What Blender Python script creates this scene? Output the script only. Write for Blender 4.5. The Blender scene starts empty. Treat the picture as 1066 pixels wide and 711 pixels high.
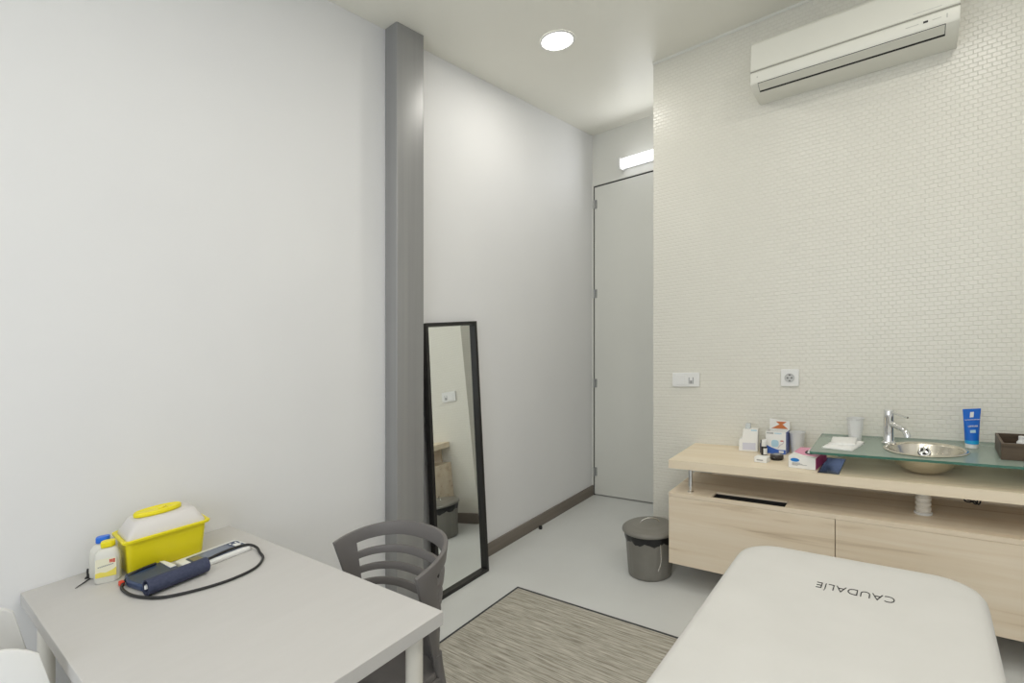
import bpy, bmesh, math, random
from mathutils import Vector, Matrix
random.seed(7)
C = bpy.context.scene.collection
PI = math.pi
R = math.radians

# ------------------------------------------------------------------ helpers
def tag(o, label, cat, group=None):
    o['label'] = label; o['category'] = cat
    if group: o['group'] = group
    return o

def thing(name, label, cat, loc=(0, 0, 0), rotz=0, group=None, rot=None):
    o = bpy.data.objects.new(name, None); C.objects.link(o)
    o.empty_display_size = .05
    o.location = loc; o.rotation_euler = rot if rot else (0, 0, rotz)
    return tag(o, label, cat, group)

def obj(name, bm, m, parent=None, smooth=False, bevel=0, seg=2, label=None, loc=None, angle=40):
    me = bpy.data.meshes.new(name)
    bmesh.ops.recalc_face_normals(bm, faces=bm.faces[:])
    bm.to_mesh(me); bm.free()
    o = bpy.data.objects.new(name, me); C.objects.link(o)
    for mm in (m if isinstance(m, (list, tuple)) else [m]): me.materials.append(mm)
    if smooth or bevel:
        for p in me.polygons: p.use_smooth = True
        try: me.set_sharp_from_angle(angle=R(angle))
        except Exception: pass
    if bevel:
        b = o.modifiers.new('bevel', 'BEVEL'); b.width = bevel; b.segments = seg
        b.limit_method = 'ANGLE'; b.angle_limit = R(35)
    if parent: o.parent = parent
    if loc: o.location = loc
    if label: o['label'] = label
    return o

def struct(name, bm, m, label=None, **k):
    o = obj(name, bm, m, **k); o['kind'] = 'structure'
    if label: o['label'] = label
    return o

def box(x0, x1, y0, y1, z0, z1, bm=None, mi=0):
    bm = bm or bmesh.new()
    v = [bm.verts.new((x, y, z)) for x in (x0, x1) for y in (y0, y1) for z in (z0, z1)]
    for f in ((0, 1, 3, 2), (4, 6, 7, 5), (0, 4, 5, 1), (2, 3, 7, 6), (0, 2, 6, 4), (1, 5, 7, 3)):
        bm.faces.new([v[i] for i in f]).material_index = mi
    return bm

def prism(pts, z0, z1, axis='z', bm=None, mi=0):
    """closed polygon pts extruded; axis z: (x,y); axis x: (y,z) extruded along x"""
    bm = bm or bmesh.new()
    mk = {'z': lambda p, t: (p[0], p[1], t), 'x': lambda p, t: (t, p[0], p[1]), 'y': lambda p, t: (p[0], t, p[1])}[axis]
    a = [bm.verts.new(mk(p, z0)) for p in pts]; b = [bm.verts.new(mk(p, z1)) for p in pts]
    n = len(pts)
    bm.faces.new(a).material_index = mi; bm.faces.new(b[::-1]).material_index = mi
    for i in range(n): bm.faces.new((a[i], a[(i+1) % n], b[(i+1) % n], b[i])).material_index = mi
    return bm

def loft(rings, bm=None, cap0=True, cap1=True, closed=True, mi=0):
    bm = bm or bmesh.new()
    rr = [[bm.verts.new(p) for p in r] for r in rings]
    n = len(rr[0])
    for a, b in zip(rr, rr[1:]):
        for i in range(n if closed else n-1):
            bm.faces.new((a[i], a[(i+1) % n], b[(i+1) % n], b[i])).material_index = mi
    if cap0: bm.faces.new(rr[0][::-1]).material_index = mi
    if cap1: bm.faces.new(rr[-1]).material_index = mi
    return bm

def circ(r, z, n=40, cx=0, cy=0, ry=None):
    ry = r if ry is None else ry
    return [(cx+r*math.cos(2*PI*i/n), cy+ry*math.sin(2*PI*i/n), z) for i in range(n)]

def lathe(prof, n=40, bm=None, cx=0, cy=0, cap0=True, cap1=True, mi=0, sy=1):
    return loft([circ(max(r, 1e-4), z, n, cx, cy, max(r, 1e-4)*sy) for r, z in prof], bm, cap0, cap1, True, mi)

def rrect(x0, x1, y0, y1, r, z=None, n=6):
    pts = []
    for cx, cy, a0 in ((x1-r, y1-r, 0), (x0+r, y1-r, 90), (x0+r, y0+r, 180), (x1-r, y0+r, 270)):
        for i in range(n+1):
            a = R(a0+90*i/n); pts.append((cx+r*math.cos(a), cy+r*math.sin(a)))
    return pts if z is None else [(x, y, z) for x, y in pts]

def smoothpath(pts, k=8, closed=False):
    P = [Vector(p) for p in pts]; out = []
    n = len(P)
    for i in range(n if closed else n-1):
        g = lambda j: P[j % n] if closed else P[min(max(j, 0), n-1)]
        a, b, c, d = g(i-1), g(i), g(i+1), g(i+2)
        for j in range(k):
            t = j/k
            out.append(.5*((2*b)+(-a+c)*t+(2*a-5*b+4*c-d)*t*t+(-a+3*b-3*c+d)*t**3))
    if not closed: out.append(P[-1])
    return out

def tube(pts, r, n=12, bm=None, smooth=True, k=8, mi=0):
    P = smoothpath(pts, k) if smooth else [Vector(p) for p in pts]
    rs = r if isinstance(r, (list, tuple)) else None
    rings = []; up = None
    for i, p in enumerate(P):
        t = (P[min(i+1, len(P)-1)]-P[max(i-1, 0)]).normalized()
        if up is None:
            up = Vector((0, 0, 1)) if abs(t.z) < .9 else Vector((1, 0, 0))
        u = (up - t*up.dot(t)).normalized(); w = t.cross(u); up = u
        rad = r if rs is None else rs[0]+(rs[-1]-rs[0])*i/(len(P)-1)
        rings.append([tuple(p+u*rad*math.cos(2*PI*j/n)+w*rad*math.sin(2*PI*j/n)) for j in range(n)])
    return loft(rings, bm, mi=mi)

def text(name, body, size, m, parent, loc, rot, extrude=.0003, offset=0.0, spacing=1.0, align='LEFT', sx=1.0):
    cu = bpy.data.curves.new(name, 'FONT'); cu.body = body; cu.size = size; cu.extrude = extrude
    cu.offset = offset; cu.space_character = spacing; cu.align_x = align; cu.resolution_u = 3
    t = bpy.data.objects.new('tmp', cu); C.objects.link(t)
    dg = bpy.context.evaluated_depsgraph_get()
    me = bpy.data.meshes.new_from_object(t.evaluated_get(dg))
    bpy.data.objects.remove(t)
    me.materials.clear(); me.materials.append(m)
    o = bpy.data.objects.new(name, me); C.objects.link(o)
    o.parent = parent; o.location = loc; o.rotation_euler = rot; o.scale = (sx, 1, 1)
    return o

# ------------------------------------------------------------------ materials
def mat(name, col, rough=.5, metal=0, spec=.5, trans=0, alpha=1, ior=1.45, coat=0, emit=None, estr=0, sss=0):
    m = bpy.data.materials.new(name); m.use_nodes = True
    b = m.node_tree.nodes['Principled BSDF']
    b.inputs['Base Color'].default_value = (*col, 1); b.inputs['Roughness'].default_value = rough
    b.inputs['Metallic'].default_value = metal; b.inputs['Specular IOR Level'].default_value = spec
    b.inputs['Transmission Weight'].default_value = trans; b.inputs['Alpha'].default_value = alpha
    b.inputs['IOR'].default_value = ior; b.inputs['Coat Weight'].default_value = coat
    if sss:
        b.inputs['Subsurface Weight'].default_value = sss
        b.inputs['Subsurface Radius'].default_value = (.02, .02, .02)
    if emit:
        b.inputs['Emission Color'].default_value = (*emit, 1); b.inputs['Emission Strength'].default_value = estr
    return m

def nodes(m):
    nt = m.node_tree; return nt, nt.nodes, nt.links, nt.nodes['Principled BSDF']

def ramp(N, stops):
    r = N.new('ShaderNodeValToRGB'); e = r.color_ramp.elements
    e[0].position, e[0].color = stops[0][0], (*stops[0][1], 1)
    e[1].position, e[1].color = stops[-1][0], (*stops[-1][1], 1)
    for p, c in stops[1:-1]:
        k = e.new(p); k.color = (*c, 1)
    return r

def noise_mat(name, stops, scale=(1, 1, 1), nscale=5, detail=4, rough=.5, bump=0, metal=0, spec=.5, dist=0, coord='Object', nrough=.5):
    m = mat(name, stops[0][1], rough, metal, spec); nt, N, L, b = nodes(m)
    tc = N.new('ShaderNodeTexCoord'); mp = N.new('ShaderNodeMapping'); mp.inputs['Scale'].default_value = scale
    L.new(tc.outputs[coord], mp.inputs[0])
    nz = N.new('ShaderNodeTexNoise'); nz.inputs['Scale'].default_value = nscale; nz.inputs['Detail'].default_value = detail
    nz.inputs['Distortion'].default_value = dist; nz.inputs['Roughness'].default_value = nrough
    L.new(mp.outputs[0], nz.inputs['Vector'])
    r = ramp(N, stops); L.new(nz.outputs['Fac'], r.inputs[0]); L.new(r.outputs[0], b.inputs['Base Color'])
    if bump:
        bp = N.new('ShaderNodeBump'); bp.inputs['Strength'].default_value = bump; bp.inputs['Distance'].default_value = .002
        L.new(nz.outputs['Fac'], bp.inputs['Height']); L.new(bp.outputs[0], b.inputs['Normal'])
    return m

M_plaster = noise_mat('plaster_paint', [(.3, (.78, .78, .785)), (.7, (.81, .81, .81))], nscale=1.5, rough=.55, spec=.3)
M_ceiling = noise_mat('ceiling_paint', [(.3, (.85, .835, .755)), (.7, (.88, .865, .785))], nscale=1.2, rough=.45, spec=.4)
M_doorwall = noise_mat('cream_paint', [(.3, (.76, .755, .70)), (.7, (.79, .785, .735))], nscale=1.2, rough=.5, spec=.3)
M_door = noise_mat('door_lacquer', [(.3, (.74, .74, .69)), (.7, (.77, .77, .72))], nscale=1.2, rough=.4, spec=.4)
M_floor = noise_mat('microcement', [(.3, (.66, .665, .65)), (.5, (.69, .70, .685)), (.7, (.72, .73, .715))], nscale=1.6, detail=6, rough=.3, spec=.5)
M_base = noise_mat('baseboard_grey_brown', [(.3, (.17, .145, .12)), (.7, (.22, .19, .16))], scale=(2, .4, 8), nscale=4, rough=.45)
M_gap = mat('shadow_gap', (.02, .02, .02), .8)
M_rubber = mat('black_rubber', (.02, .02, .02), .5)

def wood(name, dark, mid, light, axis='x', rough=.42, s=1.0):
    m = mat(name, mid, rough, spec=.35); nt, N, L, b = nodes(m)
    tc = N.new('ShaderNodeTexCoord'); mp = N.new('ShaderNodeMapping')
    sc = {'x': (.7, 14, 14), 'y': (14, .7, 14), 'z': (14, 14, .7)}[axis]
    mp.inputs['Scale'].default_value = tuple(q*s for q in sc)
    L.new(tc.outputs['Object'], mp.inputs[0])
    n1 = N.new('ShaderNodeTexNoise'); n1.inputs['Scale'].default_value = 1.4; n1.inputs['Detail'].default_value = 7
    n1.inputs['Distortion'].default_value = .5; n1.inputs['Roughness'].default_value = .55
    L.new(mp.outputs[0], n1.inputs['Vector'])
    r = ramp(N, [(.27, dark), (.40, mid), (.62, light)]); L.new(n1.outputs['Fac'], r.inputs[0])
    L.new(r.outputs[0], b.inputs['Base Color'])
    return m
M_wood = wood('light_beech', (.52, .39, .26), (.77, .645, .485), (.83, .725, .575))
M_woodtop = wood('light_beech_top', (.72, .59, .42), (.82, .70, .52), (.86, .75, .58))
M_wooddark = wood('brown_box_wood', (.045, .032, .02), (.085, .06, .04), (.13, .095, .065), s=1.5)

# woven relief wall covering: small raised bricks, half-offset rows
M_tile = mat('relief_wallcover', (.78, .765, .66), .3, spec=.5); nt, N, L, b = nodes(M_tile)
tc = N.new('ShaderNodeTexCoord'); sx = N.new('ShaderNodeSeparateXYZ'); cb = N.new('ShaderNodeCombineXYZ')
L.new(tc.outputs['Object'], sx.inputs[0]); L.new(sx.outputs[0], cb.inputs[0]); L.new(sx.outputs[2], cb.inputs[1])
br = N.new('ShaderNodeTexBrick'); br.inputs['Scale'].default_value = 1; br.inputs['Brick Width'].default_value = .030
br.inputs['Row Height'].default_value = .0200; br.inputs['Mortar Size'].default_value = .0030; br.inputs['Mortar Smooth'].default_value = 1.0
br.inputs['Color1'].default_value = (.775, .757, .678, 1); br.inputs['Color2'].default_value = (.765, .747, .668, 1)
br.inputs['Mortar'].default_value = (.735, .715, .635, 1); br.inputs['Bias'].default_value = 0
L.new(cb.outputs[0], br.inputs['Vector']); L.new(br.outputs['Color'], b.inputs['Base Color'])
# each brick leans slightly: sawtooth along height
mo = N.new('ShaderNodeMath'); mo.operation = 'MULTIPLY'; mo.inputs[1].default_value = 50; L.new(sx.outputs[2], mo.inputs[0])
fr = N.new('ShaderNodeMath'); fr.operation = 'FRACT'; L.new(mo.outputs[0], fr.inputs[0])
iv = N.new('ShaderNodeMath'); iv.operation = 'MULTIPLY_ADD'; iv.inputs[1].default_value = -1.0; iv.inputs[2].default_value = 1.0
L.new(br.outputs['Fac'], iv.inputs[0])
ad = N.new('ShaderNodeMath'); ad.operation = 'MULTIPLY_ADD'; ad.inputs[1].default_value = -.5; L.new(fr.outputs[0], ad.inputs[0]); L.new(iv.outputs[0], ad.inputs[2])
bp = N.new('ShaderNodeBump'); bp.inputs['Strength'].default_value = .45; bp.inputs['Distance'].default_value = .0025
L.new(ad.outputs[0], bp.inputs['Height']); L.new(bp.outputs[0], b.inputs['Normal'])

M_steel = noise_mat('brushed_steel_column', [(.3, (.29, .29, .29)), (.55, (.33, .33, .328)), (.75, (.36, .36, .356))], scale=(14, 14, .3), nscale=1.2, detail=5, rough=.4, metal=.25)
M_table = noise_mat('desk_laminate', [(.3, (.56, .545, .525)), (.7, (.575, .56, .54))], scale=(6, 1, 1), nscale=6, rough=.5, spec=.4)
M_tedge = mat('desk_edge', (.57, .545, .51), .5)
M_leg = mat('cream_metal_leg', (.72, .69, .62), .35)
M_legtop = mat('yellowish_leg_collar', (.62, .54, .36), .4)
M_chair = mat('anthracite_plastic', (.15, .14, .135), .45, spec=.4)
M_chairw = mat('white_plastic', (.82, .82, .81), .4, spec=.4)
M_mframe = mat('black_brown_frame', (.018, .017, .016), .35, spec=.5)
M_mirror = mat('mirror_glass', (.88, .90, .885), .0, metal=1)
M_mback = mat('mirror_backing', (.1, .08, .06), .7)
M_bin = noise_mat('bin_grey', [(.3, (.20, .19, .165)), (.7, (.23, .22, .195))], nscale=8, rough=.32, metal=.0)
M_bag = mat('black_bin_bag', (.012, .012, .013), .3)
M_handle = mat('bright_metal', (.8, .78, .74), .2, metal=1)
M_chrome = mat('chrome', (.82, .82, .82), .08, metal=1)
M_brushed = mat('brushed_basin_steel', (.74, .70, .61), .24, metal=1)
M_glass = mat('frosted_green_glass', (.50, .64, .56), .22, trans=.30, ior=1.5)
M_glassedge = mat('green_glass_edge', (.07, .20, .15), .15, trans=.2, ior=1.5)
M_white = mat('white_plastic_gloss', (.82, .82, .80), .35)
M_offwhite = mat('ac_white', (.80, .79, .71), .35)
M_ac2 = mat('ac_louver_white', (.70, .69, .61), .4)
M_dark = mat('dark_line', (.015, .014, .013), .5)
M_greyline = mat('grey_print', (.33, .33, .33), .5)
M_lightprint = mat('pale_grey_print', (.55, .55, .50), .5)
M_yellow = mat('yellow_plastic', (.86, .74, .015), .35, sss=.05)
M_lid = mat('translucent_lid', (.80, .77, .74), .35, trans=.15)
M_milky = mat('milky_bottle', (.78, .77, .70), .35, trans=.12)
M_blue = mat('blue_cap', (.02, .16, .72), .35)
M_cuff = noise_mat('navy_cuff', [(.3, (.035, .042, .085)), (.7, (.05, .06, .11))], nscale=120, rough=.7, bump=.2)
M_cuff2 = mat('navy_satin', (.03, .055, .13), .35)
M_screen = mat('grey_lcd', (.17, .20, .27), .15)
M_tape = mat('yellowed_patch', (.22, .20, .13), .4)
M_red = mat('red_tag', (.7, .05, .02), .4)
M_paper = noise_mat('tissue_paper', [(.3, (.84, .835, .80)), (.7, (.88, .875, .85))], nscale=60, rough=.9, bump=.3)
M_orange = mat('orange_print', (.62, .19, .06), .5)
M_boxblue = mat('blue_print', (.05, .14, .50), .45)
M_lblue = mat('pale_blue_print', (.45, .66, .78), .5)
M_pink = mat('pink_card', (.80, .36, .50), .5)
M_magenta = mat('magenta_card', (.58, .08, .26), .5)
M_card = mat('white_card', (.88, .875, .84), .5)
M_clear = mat('clear_plastic', (.80, .84, .85), .2, trans=.35)
M_amber = mat('dark_amber_glass', (.012, .010, .012), .12)
M_tube = mat('blue_tube', (.01, .14, .60), .3)
M_teal = mat('light_blue_band', (.02, .36, .68), .35)
M_liner = mat('steel_tray_liner', (.16, .19, .26), .18, metal=.8)
M_siphon = mat('white_siphon', (.78, .74, .66), .4)
M_ink = mat('black_embroidery', (.012, .012, .012), .7)
M_emit = mat('downlight_diffuser', (1, 1, 1), .4, emit=(1.0, .975, .90), estr=14)
M_emit2 = mat('tube_diffuser', (1, 1, 1), .4, emit=(.93, .94, 1.0), estr=1.5)
M_emit3 = mat('tube_lamp', (1, 1, 1), .4, emit=(.96, .97, 1.0), estr=9)
M_cloth = noise_mat('terry_cover', [(.3, (.64, .63, .60)), (.7, (.675, .665, .635))], nscale=6, detail=6, rough=.95, spec=.1)
nt, N, L, b = nodes(M_cloth)
nz2 = N.new('ShaderNodeTexNoise'); nz2.inputs['Scale'].default_value = 260; bpc = N.new('ShaderNodeBump')
bpc.inputs['Strength'].default_value = .25; bpc.inputs['Distance'].default_value = .001
tcc = N.new('ShaderNodeTexCoord'); L.new(tcc.outputs['Object'], nz2.inputs['Vector'])
L.new(nz2.outputs['Fac'], bpc.inputs['Height']); L.new(bpc.outputs[0], b.inputs['Normal'])

def thin_glass(name, tint, body, rough, fac):
    m = mat(name, body, rough, spec=.6); nt, N, L, b = nodes(m)
    tr = N.new('ShaderNodeBsdfTransparent'); tr.inputs[0].default_value = (*tint, 1)
    mxs = N.new('ShaderNodeMixShader'); mxs.inputs[0].default_value = fac
    L.new(tr.outputs[0], mxs.inputs[1]); L.new(b.outputs[0], mxs.inputs[2]); L.new(mxs.outputs[0], N['Material Output'].inputs['Surface'])
    return m
M_glass = thin_glass('frosted_green_glass', (.91, .96, .93), (.47, .56, .49), .16, .56)

# rug: streaky woven threads along x
M_rug = mat('woven_rug', (.3, .27, .22), .9, spec=.15); nt, N, L, b = nodes(M_rug)
tc = N.new('ShaderNodeTexCoord'); mp = N.new('ShaderNodeMapping'); mp.inputs['Scale'].default_value = (14, 300, 1)
mp2 = N.new('ShaderNodeMapping'); mp2.inputs['Scale'].default_value = (5, 110, 1)
L.new(tc.outputs['Object'], mp.inputs[0]); L.new(tc.outputs['Object'], mp2.inputs[0])
a1 = N.new('ShaderNodeTexNoise'); a1.inputs['Scale'].default_value = 1; a1.inputs['Detail'].default_value = 2; a1.inputs['Roughness'].default_value = .6
a2 = N.new('ShaderNodeTexNoise'); a2.inputs['Scale'].default_value = 1; a2.inputs['Detail'].default_value = 2
L.new(mp.outputs[0], a1.inputs['Vector']); L.new(mp2.outputs[0], a2.inputs['Vector'])
mx = N.new('ShaderNodeMath'); mx.operation = 'ADD'; L.new(a1.outputs['Fac'], mx.inputs[0]); L.new(a2.outputs['Fac'], mx.inputs[1])
hv = N.new('ShaderNodeMath'); hv.operation = 'MULTIPLY'; hv.inputs[1].default_value = .5; L.new(mx.outputs[0], hv.inputs[0])
rr_ = ramp(N, [(.33, (.23, .21, .17)), (.45, (.37, .345, .29)), (.53, (.50, .475, .41)), (.66, (.64, .61, .54))]); L.new(hv.outputs[0], rr_.inputs[0])
L.new(rr_.outputs[0], b.inputs['Base Color'])
bp = N.new('ShaderNodeBump'); bp.inputs['Strength'].default_value = .6; bp.inputs['Distance'].default_value = .002
L.new(a1.outputs['Fac'], bp.inputs['Height']); L.new(bp.outputs[0], b.inputs['Normal'])
M_rugedge = mat('rug_binding', (.05, .052, .058), .8)

# ------------------------------------------------------------------ room
H = 3.02; YB = 3.75; YT = 3.015; XT = .85; XR = 3.5; YN = -1.6; T = .1
struct('floor', box(-T, XR+T, YN-T, YB+T, -.1, 0), M_floor)
struct('ceiling', box(-T, XR+T, YN-T, YB+T, H, H+.1), M_ceiling)
struct('wall_left', box(-T, 0, YN-T, YB+T, 0, H), M_plaster)
# door wall with opening
DW0, DW1, DH = .012, .84, 2.585
bm = box(-T+.1, DW0, YB, YB+T, 0, H); box(DW0, XT, YB, YB+T, DH+.006, H, bm)
struct('wall_back', bm, M_doorwall)
bm = box(XT, XR, YT, YB+T, 0, H)
struct('wall_sink_side', bm, M_tile)
struct('wall_right', box(XR, XR+T, YN-T, YT, 0, H), M_plaster)
# rear wall with an added window opening for fill light
WX0, WX1, WZ0, WZ1 = .5, 2.9, .9, 2.5
bm = box(0, WX0, YN-T, YN, 0, H); box(WX1, XR, YN-T, YN, 0, H, bm)
box(WX0, WX1, YN-T, YN, 0, WZ0, bm); box(WX0, WX1, YN-T, YN, WZ1, H, bm)
struct('wall_rear', bm, M_plaster)
bm = box(WX0, WX1, YN-.08, YN-.03, WZ0, WZ0+.05); box(WX0, WX1, YN-.08, YN-.03, WZ1-.05, WZ1, bm)
for x in (WX0, (WX0+WX1)/2-.03, WX1-.05): box(x, x+.05, YN-.08, YN-.03, WZ0+.05, WZ1-.05, bm)
struct('added_window_1', bm, M_white)  # unseen window behind the camera, added to carry the soft fill
struct('baseboard_left', box(0, .013, .9, YB, 0, .083), M_base, bevel=.002)
struct('baseboard_left', box(0, .013, YN, .9, 0, .083), M_base, bevel=.002)
struct('baseboard_sink_side', box(XT+.0, XR, YT-.013, YT, 0, .083), M_base, bevel=.002)
# thin cornice bead where the relief wall meets the ceiling
struct('trim_1', prism([(YT, H), (YT-.012, H), (YT-.012, H-.004), (YT-.004, H-.012), (YT, H-.012)], XT, XR, 'x'), M_doorwall, label='thin cornice bead above the relief wall')

# door: leaf, jamb, hinges
d = thing('door_1', 'plain full-height cream door at the far end of the room', 'door', (DW0, YB, 0)); d['kind'] = 'structure'
obj('door_leaf', box(.006, XT-DW0, .006, .045, .008, DH-.004), M_door, d, bevel=.0015)
bm = box(.0, .006, .004, .05, 0, DH); box(0, XT-DW0, .004, .05, DH-.002, DH+.004, bm); box(.0, XT-DW0, .03, .05, .0, .008, bm)
obj('door_gap_shade', bm, M_gap, d)  # near-black strips paint the shade in the gap round the leaf
for z in (2.437, 1.688, .939, .198):
    bm = lathe([(.007, z-.035), (.007, z+.035)], 12, cx=.008, cy=-.004)
    box(.0, .03, -.001, .005, z-.035, z+.035, bm)
    obj('hinge', bm, mat('hinge_steel', (.42, .42, .42), .35, metal=.7), d, smooth=True)

# steel column against the left wall
bm = prism(rrect(0.001, .0955, 1.627, 1.807, .006), 0, H-.001)
o = obj('steel_column', bm, M_steel, smooth=True, angle=50)
tag(o, 'floor-to-ceiling square grey steel column against the left wall', 'column')

# ------------------------------------------------------------------ ceiling lamps
def downlight(x, y, label, EN):
    t = thing('ceiling_downlight', label, 'light', (x, y, H))
    bm = loft([circ(.098, -.0005, 48), circ(.098, -.006, 48), circ(.088, -.008, 48), circ(.084, -.004, 48)], cap0=False, cap1=False)
    obj('trim_ring', bm, M_white, t, smooth=True)
    obj('diffuser', lathe([(.084, -.001), (.084, -.0045)], 48), M_emit, t)
    l = bpy.data.lights.new('downlight_lamp', 'AREA'); l.shape = 'DISK'; l.size = .16; l.energy = EN
    l.color = (1, .965, .89)
    lo = bpy.data.objects.new('downlight_lamp', l); C.objects.link(lo); lo.location = (x, y, H-.012)
    return t
downlight(.569, 2.362, 'round white recessed downlight in the ceiling before the door', 5.0)
# tube light over the door
t = thing('tube_wall_light', 'white fluorescent tube light on the wall above the door', 'light', (.287, YB, 2.69))
bm = loft([[(x, -.055+.034*math.cos(a)*1.0, .0+.042*math.sin(a)) for a in [2*PI*i/24 for i in range(24)]] for x in (.012, .545)])
obj('diffuser', bm, M_emit2, t, smooth=True)
bm = box(0, .012, -.095, -.0005, -.048, .048); box(.545, .557, -.095, -.0005, -.048, .048, bm); box(.012, .545, -.022, -.0005, -.03, .03, bm)
obj('lamp_housing', bm, M_white, t, bevel=.003)

# ------------------------------------------------------------------ air conditioner
t = thing('air_conditioner', 'white split air conditioner high on the relief wall', 'air conditioner', (1.46, YT, 2.53), rot=(0, R(1.5), 0))
W = .81; yy = lambda y: y-YT; zz = lambda z: z-2.53
prof = [(-.0005, zz(2.812)), (yy(2.85), zz(2.815)), (yy(2.815), zz(2.805)), (yy(2.803), zz(2.79)), (yy(2.800), zz(2.66)), (yy(2.8045), zz(2.655)), (yy(2.8045), zz(2.648)), (yy(2.800), zz(2.645)),
        (yy(2.802), zz(2.605)), (yy(2.808), zz(2.590)), (yy(2.860), zz(2.562)), (yy(2.93), zz(2.556)), (-.0005, zz(2.550))]
obj('housing', prism(prof, 0, W, 'x'), M_offwhite, t, bevel=.003, seg=2)
# seam line between front panel and lower lip
obj('panel_seam', box(.0, W, yy(2.801), yy(2.806), zz(2.6485), zz(2.6545)), mat('seam_grey', (.35, .34, .29), .6), t)
# louver on the sloped underside: frame gap (dark) and blade
a = Vector((yy(2.808), zz(2.590))); bq = Vector((yy(2.860), zz(2.562))); dd = (bq-a).normalized(); nn = Vector((dd.y, -dd.x))
if nn.y > 0: nn = -nn
def slab(x0, x1, s0, s1, h0, h1, bm=None):
    q = [a+dd*s0+nn*h0, a+dd*s1+nn*h0, a+dd*s1+nn*h1, a+dd*s0+nn*h1]
    return prism([(p.x, p.y) for p in q], x0, x1, 'x', bm)
obj('air_outlet', slab(.034, .765, .000, .061, -.004, .0014), M_dark, t)
obj('louver_blade', slab(.036, .763, .002, .049, .001, .004), M_ac2, t, bevel=.001)
obj('receiver_window', box(.69, .706, yy(2.7995), yy(2.803), zz(2.617), zz(2.625)), M_dark, t)
obj('indicator_print', box(.63, .675, yy(2.8000), yy(2.8025), zz(2.6195), zz(2.6215)), M_lightprint, t)
obj('indicator_print', box(.72, .75, yy(2.8000), yy(2.8025), zz(2.6195), zz(2.6215)), M_lightprint, t)
obj('lettering_line', box(.655, .750, yy(2.7995), yy(2.803), zz(2.6680), zz(2.6700)), M_lightprint, t)
obj('side_mark', box(.03, .036, yy(2.7995), yy(2.803), zz(2.616), zz(2.622)), M_lightprint, t)
obj('side_mark', box(.766, .770, yy(2.7995), yy(2.803), zz(2.612), zz(2.628)), M_lightprint, t)

# ------------------------------------------------------------------ switch and socket
t = thing('light_switch_plate', 'wide white double switch plate on the relief wall', 'switch', (1.055, YT, 1.05))
obj('plate', box(-.081, .081, -.010, -.0005, -.042, .042), M_white, t, bevel=.003)
obj('rocker', box(-.058, .002, -.0135, -.010, -.028, .028), M_white, t, bevel=.002)
bm = box(.018, .023, -.0112, -.009, -.024, .014); box(.042, .047, -.0112, -.009, -.024, .014, bm); box(.026, .039, -.0112, -.009, -.024, -.004, bm)
box(.012, .054, -.0108, -.009, -.028, .020, bm, mi=1)
obj('key_slots', bm, [M_greyline, M_white], t)
t = thing('wall_socket', 'square white power socket on the wall above the worktop', 'socket', (1.606, YT, 1.057))
obj('plate', box(-.043, .043, -.010, -.0005, -.045, .045), M_white, t, bevel=.003)
bm = bmesh.new()
ring = lambda r, y, n=32: [(r*math.cos(2*PI*i/n), y, r*math.sin(2*PI*i/n)) for i in range(n)]
loft([ring(.024, -.0102), ring(.024, -.0125), ring(.0215, -.0125), ring(.0205, -.0104)], bm, cap0=False, cap1=True)
obj('socket_well', bm, mat('socket_grey', (.56, .56, .55), .4), t, smooth=True)
bm = bmesh.new()
for x in (-.0095, .0095): loft([[(x+p[0], -.0105, p[2]) for p in ring(.0035, 0, 12)], [(x+p[0], -.0118, p[2]) for p in ring(.0035, 0, 12)]], bm)
box(-.004, .004, -.0118, -.0103, .013, .0175, bm); box(-.004, .004, -.0118, -.0103, -.0175, -.013, bm)
obj('contact_hole', bm, M_dark, t)

# ------------------------------------------------------------------ sink cabinet
CX0, CX1, CY0 = 1.11, 3.49, 2.604
t = thing('sink_cabinet', 'long wall-hung light beech cabinet with wide drawers', 'cabinet', (CX0, CY0, .133))
w = CX1-CX0; dpt = YT-CY0-.001; hc = .505-.133
S0, S1, SY0, SY1 = .215, .545, .010, .094   # slot in the top
bm = box(0, .02, .02, dpt, 0, hc-.02); box(w-.02, w, .02, dpt, 0, hc-.02, bm); box(0.02, w-.02, .02, dpt, 0, .02, bm)
box(.735, .753, .02, dpt, .02, hc-.02, bm)
obj('carcass', bm, M_wood, t)
bm = box(0, S0, .0, dpt, hc-.02, hc); box(S1, w, .0, dpt, hc-.02, hc, bm); box(S0, S1, 0, SY0, hc-.02, hc, bm); box(S0, S1, SY1, dpt, hc-.02, hc, bm)
obj('cabinet_top', bm, M_wood, t)
for x0, x1 in ((.0, .7415), (.7445, 1.486), (1.489, w)):
    obj('drawer_front', box(x0, x1, -.0, .019, 0, hc-.0215), M_wood, t, bevel=.001)
bm = box(S0+.001, S1-.001, SY0+.001, SY1-.001, hc-.12, hc-.117); box(S0+.001, S0+.003, SY0+.001, SY1-.001, hc-.117, hc-.008, bm); box(S1-.003, S1-.001, SY0+.001, SY1-.001, hc-.117, hc-.008, bm)
box(S0+.003, S1-.003, SY0+.001, SY0+.003, hc-.117, hc-.008, bm); box(S0+.003, S1-.003, SY1-.003, SY1-.001, hc-.117, hc-.008, bm)
obj('slot_shade_lining', bm, M_dark, t)  # near-black lining puts the shade inside the slot into its colour

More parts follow.
